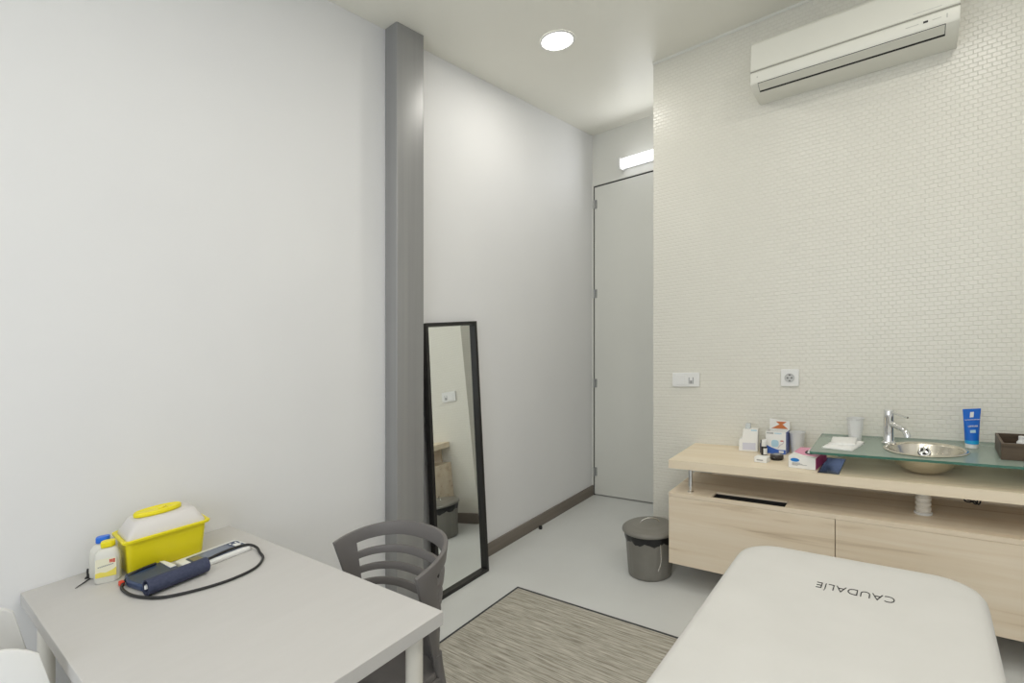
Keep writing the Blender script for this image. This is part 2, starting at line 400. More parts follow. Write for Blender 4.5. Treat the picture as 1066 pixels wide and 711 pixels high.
# worktop with rectangular opening
HX0, HX1, HY0, HY1 = 1.783, 1.866, 2.624, 2.915
t = thing('worktop', 'thick light beech worktop raised above the cabinet on posts', 'worktop', (1.109, CY0, .632))
lx = lambda x: x-1.109; ly = lambda y: y-CY0
bm = box(0, lx(HX0), 0, dpt, 0, .043); box(lx(HX1), w, 0, dpt, 0, .043, bm)
box(lx(HX0), lx(HX1), 0, ly(HY0), 0, .043, bm); box(lx(HX0), lx(HX1), ly(HY1), dpt, 0, .043, bm)
bmesh.ops.remove_doubles(bm, verts=bm.verts[:], dist=1e-5)
obj('board', bm, M_woodtop, t)
bm = box(lx(HX0)+.001, lx(HX1)-.001, ly(HY0)+.001, ly(HY1)-.001, .004, .008)
for (x0, x1, y0, y1) in ((HX0+.0005, HX0+.004, HY0+.001, HY1-.001), (HX1-.004, HX1-.0005, HY0+.001, HY1-.001), (HX0+.004, HX1-.004, HY0+.0005, HY0+.004), (HX0+.004, HX1-.004, HY1-.004, HY1-.0005)):
    box(lx(x0), lx(x1), ly(y0), ly(y1), .008, .0425, bm)
obj('steel_tray', bm, M_liner, t)
bm = box(.10, w, dpt-.018, dpt, -.1265, -.0002)
obj('back_panel', bm, M_wood, t)
for px, py in ((.10, .045), (2.25, .045)):
    obj('post', lathe([(.015, -.1268), (.015, -.122), (.0105, -.120), (.0105, -.003), (.015, -.003), (.015, 0)], 24, cx=px, cy=py), M_chrome, t, smooth=True)

# white waste pipe between worktop and cabinet
sx_, sy_ = 2.152, 2.765
t = thing('waste_pipe', 'short white ribbed waste pipe under the worktop below the basin', 'pipe', (sx_, sy_, .5052))
pr_ = [(.026, .0), (.026, .012)]
for i in range(5):
    z = .014+i*.021; pr_ += [(.0235, z), (.0275, z+.004), (.0275, z+.014), (.0235, z+.018)]
pr_ += [(.025, .1262)]
obj('pipe', lathe(pr_, 28), M_siphon, t, smooth=True)
obj('collar', lathe([(.031, 0), (.032, .004), (.031, .008), (.0265, .009)], 28), M_white, t, smooth=True)
# dark cable bundle under the worktop
bm = tube([(-.02, 0, .1258), (-.012, .0, .055), (.005, .004, .042), (.020, 0, .050), (.034, .0, .038), (.040, .004, .060), (.034, .006, .1258)], .003, 8)
tube([(.0, .008, .1258), (-.004, .008, .058), (.012, .006, .048), (.026, .006, .036), (.030, .008, .052), (.016, .010, .062)], .0028, 8, bm)
o = obj('cable_bundle', bm, M_rubber, smooth=True, loc=(2.297, 2.85, .5058)); tag(o, 'small tangle of black cable hanging under the worktop right of the waste pipe', 'cable')

# ------------------------------------------------------------------ glass shelf, basin, tap
GZ = .770; GX0 = 1.752; GY0 = 2.612
BX, BY = 2.157, 2.79   # basin centre
BA, BB = .140, .135
t = thing('glass_countertop', 'frosted green glass shelf above the worktop', 'glass shelf', (GX0, GY0, .675))
g0, g1 = GZ-.010-.675, GZ-.675
outer = [(0.018, 0)]
pts_o = []
for i in range(7):
    a_ = R(180+90*i/6); pts_o.append((.018+.018*math.cos(a_), .018+.018*math.sin(a_)))
gw, gd = XR-.012-GX0, YT-.0015-GY0
pts_o = pts_o + [(gw, 0), (gw, gd), (0, gd)]
# plate with an elliptical hole: fan strips between ellipse and outline
bm = bmesh.new()
NH = 64
hole = [(BX-GX0+(BA-.008)*math.cos(2*PI*i/NH), BY-GY0+(BB-.008)*math.sin(2*PI*i/NH)) for i in range(NH)]
def plate(z):
    ov = [bm.verts.new((x, y, z)) for x, y in pts_o]; hv_ = [bm.verts.new((x, y, z)) for x, y in hole]
    es = [bm.edges.new((ov[i], ov[(i+1) % len(ov)])) for i in range(len(ov))] + [bm.edges.new((hv_[i], hv_[(i+1) % NH])) for i in range(NH)]
    bmesh.ops.triangle_fill(bm, use_beauty=True, edges=es)
    return ov, hv_
o0, h0 = plate(g0); o1, h1 = plate(g1)
for A, B_ in ((o0, o1), (h0, h1)):
    for i in range(len(A)):
        f = bm.faces.new((A[i], A[(i+1) % len(A)], B_[(i+1) % len(A)], B_[i])); f.material_index = 1
obj('glass_plate', bm, [M_glass, M_glassedge], t)
for px, py in ((.08, .33), (1.0, .08), (1.0, .33), (1.6, .08)):
    obj('standoff', lathe([(.016, .0005), (.016, .004), (.010, .006), (.010, g0-.003), (.014, g0-.003), (.014, g0-.0005)], 20, cx=px, cy=py), M_chrome, t, smooth=True)

t = thing('wash_basin', 'round brushed steel bowl basin set into the green glass shelf', 'basin', (BX, BY, .677))
hb = GZ-.677
po = [(.030, .0), (.060, .003), (.088, .018), (.110, .040), (.124, .066), (.1315, hb-.012), (.1325, hb+.0006), (.148, hb+.0006), (.150, hb+.003), (.147, hb+.0058), (.136, hb+.005),
      (.130, hb-.006), (.121, .066), (.106, .041), (.085, .020), (.058, .006), (.030, .004)]
rings = [circ(r*BA/.14*.955, z, 64, ry=r*BB/.14*.955) for r, z in po]
obj('bowl', loft(rings, cap0=True, cap1=True), M_brushed, t, smooth=True, angle=60)
bm = lathe([(.026, .0045), (.026, .008), (.023, .009), (.0, .009)], 32, cap0=True, cap1=False)
dr = obj('drain', bm, M_chrome, t, smooth=True)
bm = bmesh.new()
for k in range(3):
    a0 = R(30+120*k); ps = []
    for i in range(7):
        q = a0+R(-38+76*i/6); ps.append((.018*math.cos(q), .018*math.sin(q)))
    ps.append((.005*math.cos(a0), .005*math.sin(a0)))
    prism(ps, .0088, .0096, 'z', bm)
obj('drain_slot', bm, M_dark, dr)

wb = bpy.data.objects['wash_basin']
ov = obj('overflow_plate', lathe([(.0005, .0), (.021, .0), (.021, .0025), (.018, .0035), (.0005, .0035)], 32), M_chrome, wb, smooth=True)
ov.location = (0, .099, .063); ov.rotation_euler = (R(62), 0, 0)
bm = bmesh.new()
for k in range(3):
    a0 = R(30+120*k); ps = [(.0155*math.cos(a0+R(-40+80*i/6)), .0155*math.sin(a0+R(-40+80*i/6))) for i in range(7)]+[(.004*math.cos(a0), .004*math.sin(a0))]
    prism(ps, .0033, .0041, 'z', bm)
obj('overflow_slot', bm, M_dark, ov)

t = thing('basin_tap', 'chrome single-lever tap standing on the glass behind the basin', 'tap', (2.031, 2.868, GZ+.0005), rotz=R(-52))
obj('tap_body', lathe([(.027, 0), (.027, .006), (.0235, .009), (.0205, .018), (.0195, .115), (.020, .118), (.020, .152), (.018, .155)], 32), M_chrome, t, smooth=True)
obj('spout', tube([(.012, 0, .094), (.05, 0, .088), (.088, 0, .081), (.106, 0, .066), (.112, 0, .050)], .0120, 18), M_chrome, t, smooth=True, angle=60)
obj('lever', tube([(.0, 0, .146), (.05, 0, .142), (.112, 0, .136)], [.0045, .0035], 10), M_chrome, t, smooth=True)

# ------------------------------------------------------------------ small things on the glass
def cup(x, y, z, r0, r1, h, label, m):
    bm = lathe([(r0, 0), (r1, h), (r1+.0025, h), (r1+.0025, h-.003), (r1-.0004, h-.004)], 36, cap1=False)
    bm2 = lathe([(r1-.0012, h-.001), (r0-.0012, .0015)], 36, bm, cap0=False, cap1=True)
    for i in range(1, 5):
        zz_ = h*(.25+.1*i); rr = r0+(r1-r0)*zz_/h
        lathe([(rr, zz_-.001), (rr+.0009, zz_), (rr, zz_+.001)], 36, bm, cap0=False, cap1=False)
    o = obj('plastic_cup', bm, m, smooth=True, loc=(x, y, z)); return tag(o, label, 'cup')
M_cup = mat('translucent_white_cup', (.80, .80, .78), .35, trans=.12)
cup(1.903, 2.885, GZ+.0006, .024, .035, .108, 'white plastic cup standing on the green glass shelf beside the tap', M_cup)

# folded napkins
t = thing('folded_napkin', 'folded white paper napkins lying on the glass shelf', 'napkin', (1.868, 2.765, GZ+.0006), rotz=R(-12))
def crumpled(w_, d_, z0, h, seed):
    rnd = random.Random(seed); n = 10; bm = bmesh.new()
    top = [[None]*(n+1) for _ in range(n+1)]; bot = [[None]*(n+1) for _ in range(n+1)]
    for i in range(n+1):
        for j in range(n+1):
            x = -w_/2+w_*i/n; y = -d_/2+d_*j/n
            jx = rnd.uniform(-.002, .002); jy = rnd.uniform(-.002, .002)
            e = min(i, n-i, j, n-j); hh = h*(.55 if e == 0 else (.85 if e == 1 else 1))+rnd.uniform(-.0012, .0012)
            top[i][j] = bm.verts.new((x+jx, y+jy, z0+hh+.006*max(0, j/n-.4)))
            bot[i][j] = bm.verts.new((x+jx, y+jy, z0))
    for i in range(n):
        for j in range(n):
            bm.faces.new((top[i][j], top[i+1][j], top[i+1][j+1], top[i][j+1]))
            bm.faces.new((bot[i][j], bot[i][j+1], bot[i+1][j+1], bot[i+1][j]))
    for k in range(n):
        bm.faces.new((bot[k][0], bot[k+1][0], top[k+1][0], top[k][0])); bm.faces.new((top[k][n], top[k+1][n], bot[k+1][n], bot[k][n]))
        bm.faces.new((top[0][k], top[0][k+1], bot[0][k+1], bot[0][k])); bm.faces.new((bot[n][k], bot[n][k+1], top[n][k+1], top[n][k]))
    return bm
obj('lower_fold', crumpled(.118, .165, 0, .012, 3), M_paper, t, smooth=True, angle=80)
o = obj('upper_fold', crumpled(.095, .13, .012, .010, 9), M_paper, t, smooth=True, angle=80); o.location = (-.006, .022, .001); o.rotation_euler = (0, 0, R(14))

# blue cream tube standing on its cap
t = thing('cream_tube', 'blue cream tube standing upside down on its white cap', 'tube', (2.312, 2.885, GZ+.0006), rotz=R(28))
TH, TR0, TR1 = .146, .022, .034
tw = lambda z: TR0+(TR1-TR0)*(z-.018)/TH
td = lambda z: TR0*max(0, 1-(z-.018)/TH)**.8+.0018
obj('cap', lathe([(.0205, 0), (.0215, .002), (.0215, .017), (.0195, .018)], 32), M_white, t, smooth=True)
obj('tube_body', loft([circ(tw(.018+TH*i/12), .018+TH*i/12, 40, ry=td(.018+TH*i/12)) for i in range(13)]), M_tube, t, smooth=True)
obj('light_band', loft([circ(tw(z)+.0002, z, 40, ry=td(z)+.0002) for z in (.019, .026, .033)], cap0=False, cap1=False), M_teal, t, smooth=True)
def flat_on(z, body, size, x=0):
    sl = math.atan2(td(z)-td(z+.01), .01)
    text('lettering', body, size, M_white, t, (x, -td(z)-.0012, z), (R(90)-sl, 0, 0), align='CENTER', extrude=.0004)
flat_on(.118, 'LA ROCHE-POSAY', .0068, -.004)
flat_on(.090, 'LIPIKAR', .0105, -.005)
sl = math.atan2(td(.13)-td(.15), .02)
o = obj('emblem', prism([(-.009, 0), (.004, 0), (.008, .022), (-.005, .022)], -.0005, .0005, 'y'), M_white, t); o.location = (-.004, -td(.130)-.001, .130); o.rotation_euler = (-sl, 0, 0)
bm = box(-.014, .006, -.0005, .0005, .0, .012)
o = obj('small_print', bm, M_lblue, t); o.location = (-.003, -td(.066)-.0012, .066); o.rotation_euler = (-math.atan2(td(.066)-td(.078), .012), 0, 0)

# brown wooden organiser box with things inside
WXa, WYa = 2.384, 2.70
t = thing('wooden_tray_box', 'open dark brown wooden box on the glass shelf', 'box', (WXa, WYa, GZ+.0006))
ww, wd, wh = .26, .20, .064
bm = box(0, ww, 0, .009, 0, wh); box(0, ww, wd-.009, wd, 0, wh, bm); box(0, .009, .009, wd-.009, 0, wh, bm); box(ww-.009, ww, .009, wd-.009, 0, wh, bm)
obj('box_side', bm, M_wooddark, t, bevel=.001)
obj('box_floor', box(.009, ww-.009, .009, wd-.009, 0.001, .007), M_wooddark, t)
t = thing('white_jar', 'small white bottle standing inside the brown wooden box', 'bottle', (2.452, 2.80, GZ+.0082))
obj('jar', lathe([(.014, 0), (.015, .003), (.015, .044), (.009, .052)], 28), M_white, t, smooth=True)
obj('cap', lathe([(.0095, .052), (.0095, .066), (.008, .067)], 24), M_white, t, smooth=True)
t = thing('amber_bottle', 'dark bottle standing in the brown box right of the white one', 'bottle', (2.496, 2.80, GZ+.0082))
obj('bottle_body', lathe([(.015, 0), (.016, .003), (.016, .070), (.008, .080), (.008, .086)], 28), M_amber, t, smooth=True)
obj('cap', lathe([(.010, .086), (.010, .108), (.008, .110)], 24), M_rubber, t, smooth=True)

# ------------------------------------------------------------------ things on the worktop
Z = .6756
# pump bottle (clear head, white pack)
t = thing('white_carton', 'tall white carton with an open clear top at the back of the worktop', 'carton', (1.425, 2.935, Z), rotz=R(6))
obj('carton_body', prism([(-.048, 0), (.044, 0), (.044, .118), (-.026, .118), (-.033, .072), (-.048, .062)], -.025, .025, 'y'), M_card, t, bevel=.0015)
bm = box(-.018, .008, -.012, .012, .1185, .146); 
obj('clear_pouch', bm, M_clear, t, bevel=.003)
obj('printed_panel', box(-.030, .034, -.0258, -.0251, .008, .046), mat('pale_lilac_print', (.68, .68, .76), .5), t)
obj('blue_flap_print', box(.012, .040, -.0258, -.0251, .110, .1165), M_lblue, t)

# open medical box
t = thing('medical_box', 'white and blue cardboard box with an orange inner flap standing open', 'box', (1.563, 2.935, Z), rotz=R(-4))
bw = .048
bm = box(-bw, bw, -.036, -.035, 0, .116); box(-bw, bw, .035, .036, 0, .116, bm); box(-bw, -bw+.001, -.035, .035, 0, .116, bm); box(bw-.001, bw, -.035, .035, 0, .116, bm); box(-bw+.001, bw-.001, -.035, .035, 0, .001, bm)
obj('box_wall', bm, M_card, t)
obj('blue_side', box(bw, bw+.0008, -.036, .036, 0.002, .114), mat('slate_blue_card', (.16, .20, .42), .5), t)
# blue wave on front
ps = [(-bw+.001, .001), (bw-.001, .001), (bw-.001, .024), (bw*.4, .022), (0, .026), (-bw*.5, .034), (-bw+.001, .046)]
obj('blue_wave', prism(ps, -.0368, -.0361, 'y'), M_boxblue, t)
bm = box(.016, .038, -.0374, -.0368, .008, .018)
obj('white_badge', bm, M_card, t)
obj('picture_patch', prism(rrect(-.020, .014, .036, .072, .012), -.0368, -.0361, 'y'), M_lblue, t)
obj('pink_swoosh', tube([(.010, -.0372, .030), (.022, -.0372, .048), (.034, -.0372, .056), (.038, -.0372, .070)], .0018, 6), mat('grey_pink_print', (.62, .56, .60), .5), t)
obj('red_mark', prism(rrect(.022, .038, .066, .072, .0025), -.0368, -.0361, 'y'), mat('dull_red', (.55, .15, .13), .5), t)
bm = bmesh.new()
for i in range(6): box(-.042+i*.0055, -.0382+i*.0055, -.0368, -.0361, .103, .110, bm)
for i in range(6): box(-.004+i*.0055, -.0004+i*.0055, -.0368, -.0361, .103, .110, bm, mi=1)
obj('printed_name', bm, [M_greyline, M_lblue], t)
# raised back flap with orange print, and front white flap edge
bm = prism([(-bw, .116), (bw, .116), (bw, .158), (-bw, .170)], .035, .036, 'y')
obj('back_flap', bm, M_card, t)
bm = prism([(-.040, .118), (.040, .118), (.014, .140), (.034, .155), (-.018, .155), (.000, .140)], .0338, .0348, 'y')
obj('orange_print', bm, M_orange, t)

# dark dropper bottle with white cap, and black slim bottle
t = thing('dropper_bottle', 'small dark bottle with white cap and white label', 'bottle', (1.513, 2.865, Z))
obj('bottle_body', lathe([(.0135, 0), (.0145, .002), (.0145, .042), (.008, .047)], 28), M_amber, t, smooth=True)
obj('cap', lathe([(.0115, .044), (.0125, .046), (.0115, .076), (.010, .078)], 28), M_white, t, smooth=True)
ar = [R(-90+i*10) for i in range(0, 11)]
bm = loft([[(.0150*math.cos(q), .0150*math.sin(q), z) for q in ar] for z in (.004, .036)], cap0=False, cap1=False, closed=False)
obj('bottle_label', bm, M_card, t, smooth=True)
t = thing('slim_dark_bottle', 'slim dark navy flask between the white carton and the box', 'bottle', (1.494, 2.905, Z))
obj('bottle_body', lathe([(.0088, 0), (.0095, .002), (.0095, .048), (.006, .054)], 24), mat('navy_bottle', (.05, .05, .09), .25), t, smooth=True)
obj('cap', lathe([(.0068, .0545), (.0068, .066), (.005, .067)], 20), M_rubber, t, smooth=True)

t = thing('small_white_box', 'tiny white pill box lying on the worktop front', 'box', (1.535, 2.725, Z), rotz=R(-8))
obj('box_body', box(-.030, .028, -.022, .024, 0, .026), M_card, t, bevel=.002)
obj('printed_mark', box(-.018, .012, -.0225, -.022, .010, .015), M_greyline, t)

t = thing('round_tin', 'low round black tin beside the tiny white pill box', 'tin', (1.586, 2.795, Z))
obj('tin_body', lathe([(.027, 0), (.030, .003), (.031, .012), (.029, .014)], 36), M_amber, t, smooth=True)
obj('tin_lid', lathe([(.0295, .014), (.0305, .017), (.029, .024), (.024, .0255)], 36), mat('dark_metal_lid', (.09, .08, .08), .2, metal=.5), t, smooth=True)
obj('lid_mark', lathe([(.017, .0256), (.017, .0260)], 24), M_greyline, t)

cup(1.650, 2.955, Z, .026, .036, .108, 'wide white plastic cup between the cardboard box and the glove box', M_cup)

# glove box
t = thing('glove_box', 'white and pink box of disposable gloves on the worktop', 'box', (1.660, 2.668, Z), rotz=R(-6))
gw_, gd_, gh = .113, .190, .054
obj('box_body', box(0, gw_, 0, gd_, 0, gh), M_card, t, bevel=.0012)
obj('magenta_side', box(gw_, gw_+.0008, .001, gd_-.001, .001, gh-.001), M_magenta, t)
obj('pink_top', prism([(.001, gd_*.45), (gw_*.45, gd_*.22), (gw_-.001, gd_*.12), (gw_-.001, gd_-.001), (.001, gd_-.001)], gh, gh+.0008), M_pink, t)
obj('dispenser_opening', prism([(.072+.028*math.cos(2*PI*i/28), .110+.052*math.sin(2*PI*i/28)) for i in range(28)], gh+.0008, gh+.0014), M_dark, t)
bm = loft([circ(.016, gh+.0014, 20, .070, .105, .030), circ(.013, gh+.010, 20, .072, .100, .024), circ(.005, gh+.020, 20, .074, .095, .010)])
obj('protruding_glove', bm, mat('white_latex', (.80, .80, .78), .5), t, smooth=True)
obj('oval_badge', prism([(.028+.019*math.cos(2*PI*i/28), .038+.0085*math.sin(2*PI*i/28)) for i in range(28)], -.0008, -.0001, 'y'), mat('badge_blue', (.02, .22, .62), .4), t)
bm = bmesh.new()
for k, (x1_, z_) in enumerate(((.050, .024), (.060, .020), (.078, .0165), (.040, .013))): box(.016, x1_, -.0008, -.0001, z_, z_+.0016, bm)
obj('printed_lines', bm, M_greyline, t)

# ------------------------------------------------------------------ pedal-less bin
t = thing('waste_bin', 'grey lidded waste bin with black bag beside the cabinet', 'bin', (.957, 2.715, 0))
def wob(r, z, n=96, amp=0): return [((r+amp*(1 if (i//2) % 2 else -1))*math.cos(2*PI*i/n), (r+amp*(1 if (i//2) % 2 else -1))*math.sin(2*PI*i/n), z) for i in range(n)]
rings = [wob(.112, 0), wob(.117, .004), wob(.118, .02), wob(.119, .03, amp=.0007), wob(.1315, .185, amp=.0007), wob(.1325, .195), wob(.135, .232), wob(.138, .236), wob(.134, .238)]
obj('bin_body', loft(rings), M_bin, t, smooth=True, angle=60)
n = 64; rings = []
for k, (r, z) in enumerate(((.1345, .200), (.138, .212), (.1405, .226), (.1415, .240), (.136, .243))):
    rings.append([((r+(.0018*math.sin(i*1.7)+.001*math.sin(i*3.1) if k < 3 else 0))*math.cos(2*PI*i/n), (r+(.0018*math.sin(i*1.7) if k < 3 else 0))*math.sin(2*PI*i/n), z+(.007*math.sin(i*.9)+.003*math.sin(i*2.3) if k == 0 else 0)) for i in range(n)])
obj('bin_bag', loft(rings, cap0=False, cap1=False), M_bag, t, smooth=True, angle=60)
ld = obj('bin_lid', lathe([(.1500, .2435), (.1520, .246), (.1505, .256), (.146, .260), (.132, .267), (.126, .2665), (.095, .276), (.09, .2755), (.05, .282), (.0, .284)], 72, cap1=False), M_bin, t, smooth=True, angle=60)
o = obj('lid_handle', tube([(-.050, 0, .2815), (-.040, 0, .296), (0, 0, .306), (.040, 0, .296), (.050, 0, .2815)], .0028, 10), M_handle, ld, smooth=True); o.rotation_euler = (0, 0, R(35))
q0 = math.atan2(-2.7, 1.15)+.42
bm = tube([(.134*math.cos(q0), .134*math.sin(q0), .225), (.142*math.cos(q0), .142*math.sin(q0), .17), (.150*math.cos(q0-.02), .150*math.sin(q0-.02), .12), (.150*math.cos(q0-.12), .150*math.sin(q0-.12), .075)], .0022, 8)
obj('bail_handle', bm, M_handle, t, smooth=True)

# ------------------------------------------------------------------ mirror
t = thing('floor_mirror', 'tall black-framed mirror leaning on the left wall beside the column', 'mirror', (.140, 1.866, 0), rot=(0, -math.atan2(.100, 1.497), 0))
MW, MH, FD, FW = .412, 1.503, .038, .020
fr_ = [(0, FW, 0, MH), (MW-FW, MW, 0, MH), (FW, MW-FW, 0, FW), (FW, MW-FW, MH-FW, MH)]
bm = bmesh.new()
for y0, y1, z0, z1 in fr_: box(-FD, 0, y0, y1, z0, z1, bm)
obj('mirror_frame', bm, M_mframe, t)
obj('mirror_glass', box(-.026, -.022, FW-.002, MW-FW+.002, FW-.002, MH-FW+.002), M_mirror, t)
obj('mirror_backing', box(-.034, -.0265, FW-.002, MW-FW+.002, FW-.002, MH-FW+.002), M_mback, t)

# door stop
o = obj('door_stop', lathe([(.012, 0), (.013, .002), (.013, .016), (.011, .022), (.008, .024)], 24), M_rubber, smooth=True, loc=(.040, 2.945, .0)); tag(o, 'tiny black door stop on the floor by the baseboard', 'door stop')

# ------------------------------------------------------------------ rug
t = thing('woven_rug', 'grey-beige streaky woven rug with dark edge on the floor', 'rug', (.412, 2.205, 0))
RW, RL = 1.215, .985
obj('rug_weave', box(.012, RW-.012, -RL+.012, -.012, .0005, .006), M_rug, t)
bm = box(0, .012, -RL, 0, .0003, .0065); box(RW-.012, RW, -RL, 0, .0003, .0065, bm); box(.012, RW-.012, -.012, 0, .0003, .0065, bm); box(.012, RW-.012, -RL, -RL+.012, .0003, .0065, bm)
obj('rug_binding', bm, M_rugedge, t)

# ------------------------------------------------------------------ desk
TX, TY0, TY1, TZ = 1.2185, .2735, .8745, .7285
t = thing('desk', 'light beige rectangular desk standing end-on against the left wall', 'desk', (.0, TY0, 0))
TL, TD = TX-.002, TY1-TY0
obj('tabletop', box(.002, TX, 0, TD, TZ-.034, TZ), M_table, t, bevel=.0015)
for x, y in ((.06, .05), (TX-.05, .05), (.06, TD-.05), (TX-.05, TD-.05)):
    bm = lathe([(.021, .004), (.021, TZ-.04), (.035, TZ-.038), (.035, TZ-.0345)], 28, cx=x, cy=y)
    lathe([(.014, 0), (.016, .004)], 20, bm, x, y)
    obj('leg', bm, M_leg, t, smooth=True)

# ------------------------------------------------------------------ chairs
def shell_chair(t, m, slots, H0, Htop, side_drop, a0, a1, depth, power=2.2, thick=.013):
    """local frame: faces -Y, back at +Y; seat top at .45"""
    NT = 48; th = [R(-96+192*i/NT) for i in range(NT+1)]
    if slots:
        drops = [0, .022, .044, .077, .102, .132, .155, .182, .205, .235, .27, .31, .345]
        hole_rows = {2: 1, 4: 1, 6: 1, 8: 1}
    else:
        drops = [0, .012, .03, .06, .10, .14, .18, .22, .26, .30, .345]; hole_rows = {}
    rows = []
    for dz in drops:
        row = []
        for q in th:
            side = abs(q)/R(96)
            ztop = Htop - side_drop*side**power
            z = ztop - dz*(ztop-H0)/.345
            f = (z-H0)/(Htop-H0)
            yc = .035 - .085*(f if slots else 1+1.2*(1-f)); bb = .035+.165*f; aa = a0+(a1-a0)*f
            x = aa*math.copysign(abs(math.sin(q))**.85, math.sin(q)); y = yc+bb*math.cos(q)*1.0
            row.append((x, y+depth, z))
        rows.append(row)
    bm = bmesh.new()
    V = [[bm.verts.new(p) for p in r] for r in rows]
    lim = (6, NT-6)
    for r in range(len(V)-1):
        for i in range(NT):
            if r in hole_rows and lim[0] <= i < lim[1]: continue
            bm.faces.new((V[r][i], V[r][i+1], V[r+1][i+1], V[r+1][i]))
    o = obj('backrest', bm, m, t, smooth=True, angle=180)
    s = o.modifiers.new('solid', 'SOLIDIFY'); s.thickness = thick; s.offset = 0
    b = o.modifiers.new('bev', 'BEVEL'); b.width = .0035; b.segments = 2; b.limit_method = 'ANGLE'; b.angle_limit = R(50)
    # seat
    rings = []
    for z, k in ((.425, .96), (.432, 1), (.447, 1), (.453, .985)):
        rings.append([(x*k, y*k, z) for x, y in rrect(-.205, .205, -.40+depth+.07, depth+.065, .06)])
    cyq = (-.40+depth+.07+depth+.065)/2
    rings = [[(x, cyq+(y-cyq)*1.0, z) for x, y, z in r] for r in rings]
    bm = loft(rings)
    obj('seat', bm, m, t, smooth=True, angle=50)
    # legs with an apron curve
    yb, yf_ = depth+.035, -.30+depth
    for sx in (-1, 1):
        obj('leg', tube([(sx*.192, yb, .500), (sx*.197, yb+.012, .42), (sx*.225, yb+.075, .0)], [.017, .012], 12), m, t, smooth=True)
        obj('leg', tube([(sx*.186, yf_+.01, .44), (sx*.195, yf_, .38), (sx*.215, yf_-.03, .0)], [.017, .012], 12), m, t, smooth=True)
        ap = [(yf_, .436), (yb+.01, .436), (yb+.016, .36), (yb-.010, .395), (yb-.05, .410), (yf_+.06, .410), (yf_+.01, .395), (yf_-.008, .36)]
        obj('side_apron', prism(ap, sx*.200-.009, sx*.200+.009, 'x'), m, t, bevel=.003)
t = thing('slatted_chair', 'dark grey plastic chair with open slatted curved backrest behind the desk', 'chair', (.862, .98, 0), rotz=R(-4))
shell_chair(t, M_chair, True, .455, .797, .036, .192, .226, 0)
t = thing('moulded_chair', 'white moulded plastic chair at the near end of the desk', 'chair', (.452, .142, 0), rotz=R(180))
shell_chair(t, M_chairw, False, .455, .822, .045, .21, .160, 0, power=9, thick=.016)

# ------------------------------------------------------------------ things on the desk
DZ = TZ+.0006
# sharps container
t = thing('sharps_container', 'yellow sharps container with translucent lid and yellow oval cap', 'container', (.128, .606, DZ), rotz=R(-4))
def ring4(hx, hy, r, z, cx=0, cy=0): return rrect(cx-hx, cx+hx, cy-hy, cy+hy, r, z, 5)
rings = [ring4(.064, .102, .012, 0), ring4(.067, .105, .014, .004), ring4(.079, .112, .016, .104), ring4(.079, .112, .016, .1045)]
obj('tub', loft(rings), M_yellow, t, smooth=True, angle=50)
rings = [ring4(.080, .113, .016, .1048), ring4(.090, .1225, .018, .1060), ring4(.091, .1235, .018, .1130), ring4(.086, .119, .016, .1155), ring4(.078, .111, .014, .1125)]
obj('rim', loft(rings, cap0=False, cap1=False), M_yellow, t, smooth=True, angle=50)
rings = [ring4(.0775, .1105, .014, .110), ring4(.076, .109, .014, .120), ring4(.056, .088, .014, .158), ring4(.051, .083, .014, .162), ring4(.030, .060, .012, .1635)]
obj('lid', loft(rings), M_lid, t, smooth=True, angle=50)
cp = obj('oval_cap', loft([circ(.036, .1640, 40, 0, -.012, .066), circ(.038, .166, 40, 0, -.012, .068), circ(.038, .176, 40, 0, -.012, .068), circ(.035, .179, 40, 0, -.012, .065), circ(.031, .176, 40, 0, -.012, .060), circ(.02, .1755, 40, 0, -.012, .04)]), M_yellow, t, smooth=True, angle=50)
bm = loft([circ(.010, .1756, 20, 0, -.002, .010), circ(.009, .1795, 20, 0, -.002, .009)])
box(-.012, .012, .012, .016, .1756, .178, bm)
obj('cap_knob', bm, M_yellow, cp, smooth=True)

def bottle(x, y, mcap, label, rz, labels, scale=1.0, name='disinfectant_bottle'):
    t = thing(name, label, 'bottle', (x, y, DZ), rotz=rz)
    rings = []
    for k, z in ((.92, 0), (1, .004), (1, .078), (.93, .090), (.70, .100), (.40, .106)):
        rings.append([(px*k, py*k, z) for px, py in rrect(-.033, .033, -.021, .021, .016, n=6)])
    obj('bottle_body', loft(rings), M_milky, t, smooth=True, angle=60)
    rr_c = [[(px*k, py*k, z) for px, py in rrect(-.018, .018, -.013, .013, .010, n=6)] for k, z in ((.9, .1062), (1, .108), (1, .122), (.94, .125))]
    obj('flip_cap', loft(rr_c), mcap, t, smooth=True, angle=60)
    if labels:
        bm = prism(rrect(-.026, .027, .020, .076, .003), -.0220, -.0212, 'y')
        obj('paper_label', bm, mat('cream_label', (.80, .78, .60), .5), t)
        bm = prism([(-.026, .020), (.027, .020), (.027, .046), (.016, .038), (.0, .033), (-.014, .036), (-.026, .034)], -.0224, -.0221, 'y')
        obj('yellow_wave', bm, mat('label_yellow', (.82, .70, .12), .5), t)
        bm = bmesh.new()
        for i in range(3):
            box(.010+i*.005, .013+i*.005, -.0225, -.0221, .064-.002*i, .072, bm)
            box(.009, .024, -.0225, -.0221, .062+i*.004, .0635+i*.004, bm)
        obj('red_mark', bm, M_red, t)
        bm = bmesh.new(); 
        for i in range(9): box(-.020+i*.0045, -.0168+i*.0045, -.0225, -.0221, .050+.0006*i, .0535+.0006*i, bm)
        obj('printed_word', bm, M_greyline, t)
    return t
bottle(.158, .452, M_yellow, 'milky plastic bottle with yellow cap and yellow label', R(62), True)
bottle(.092, .454, M_blue, 'milky plastic bottle with blue cap behind the yellow-capped one', R(62), False)

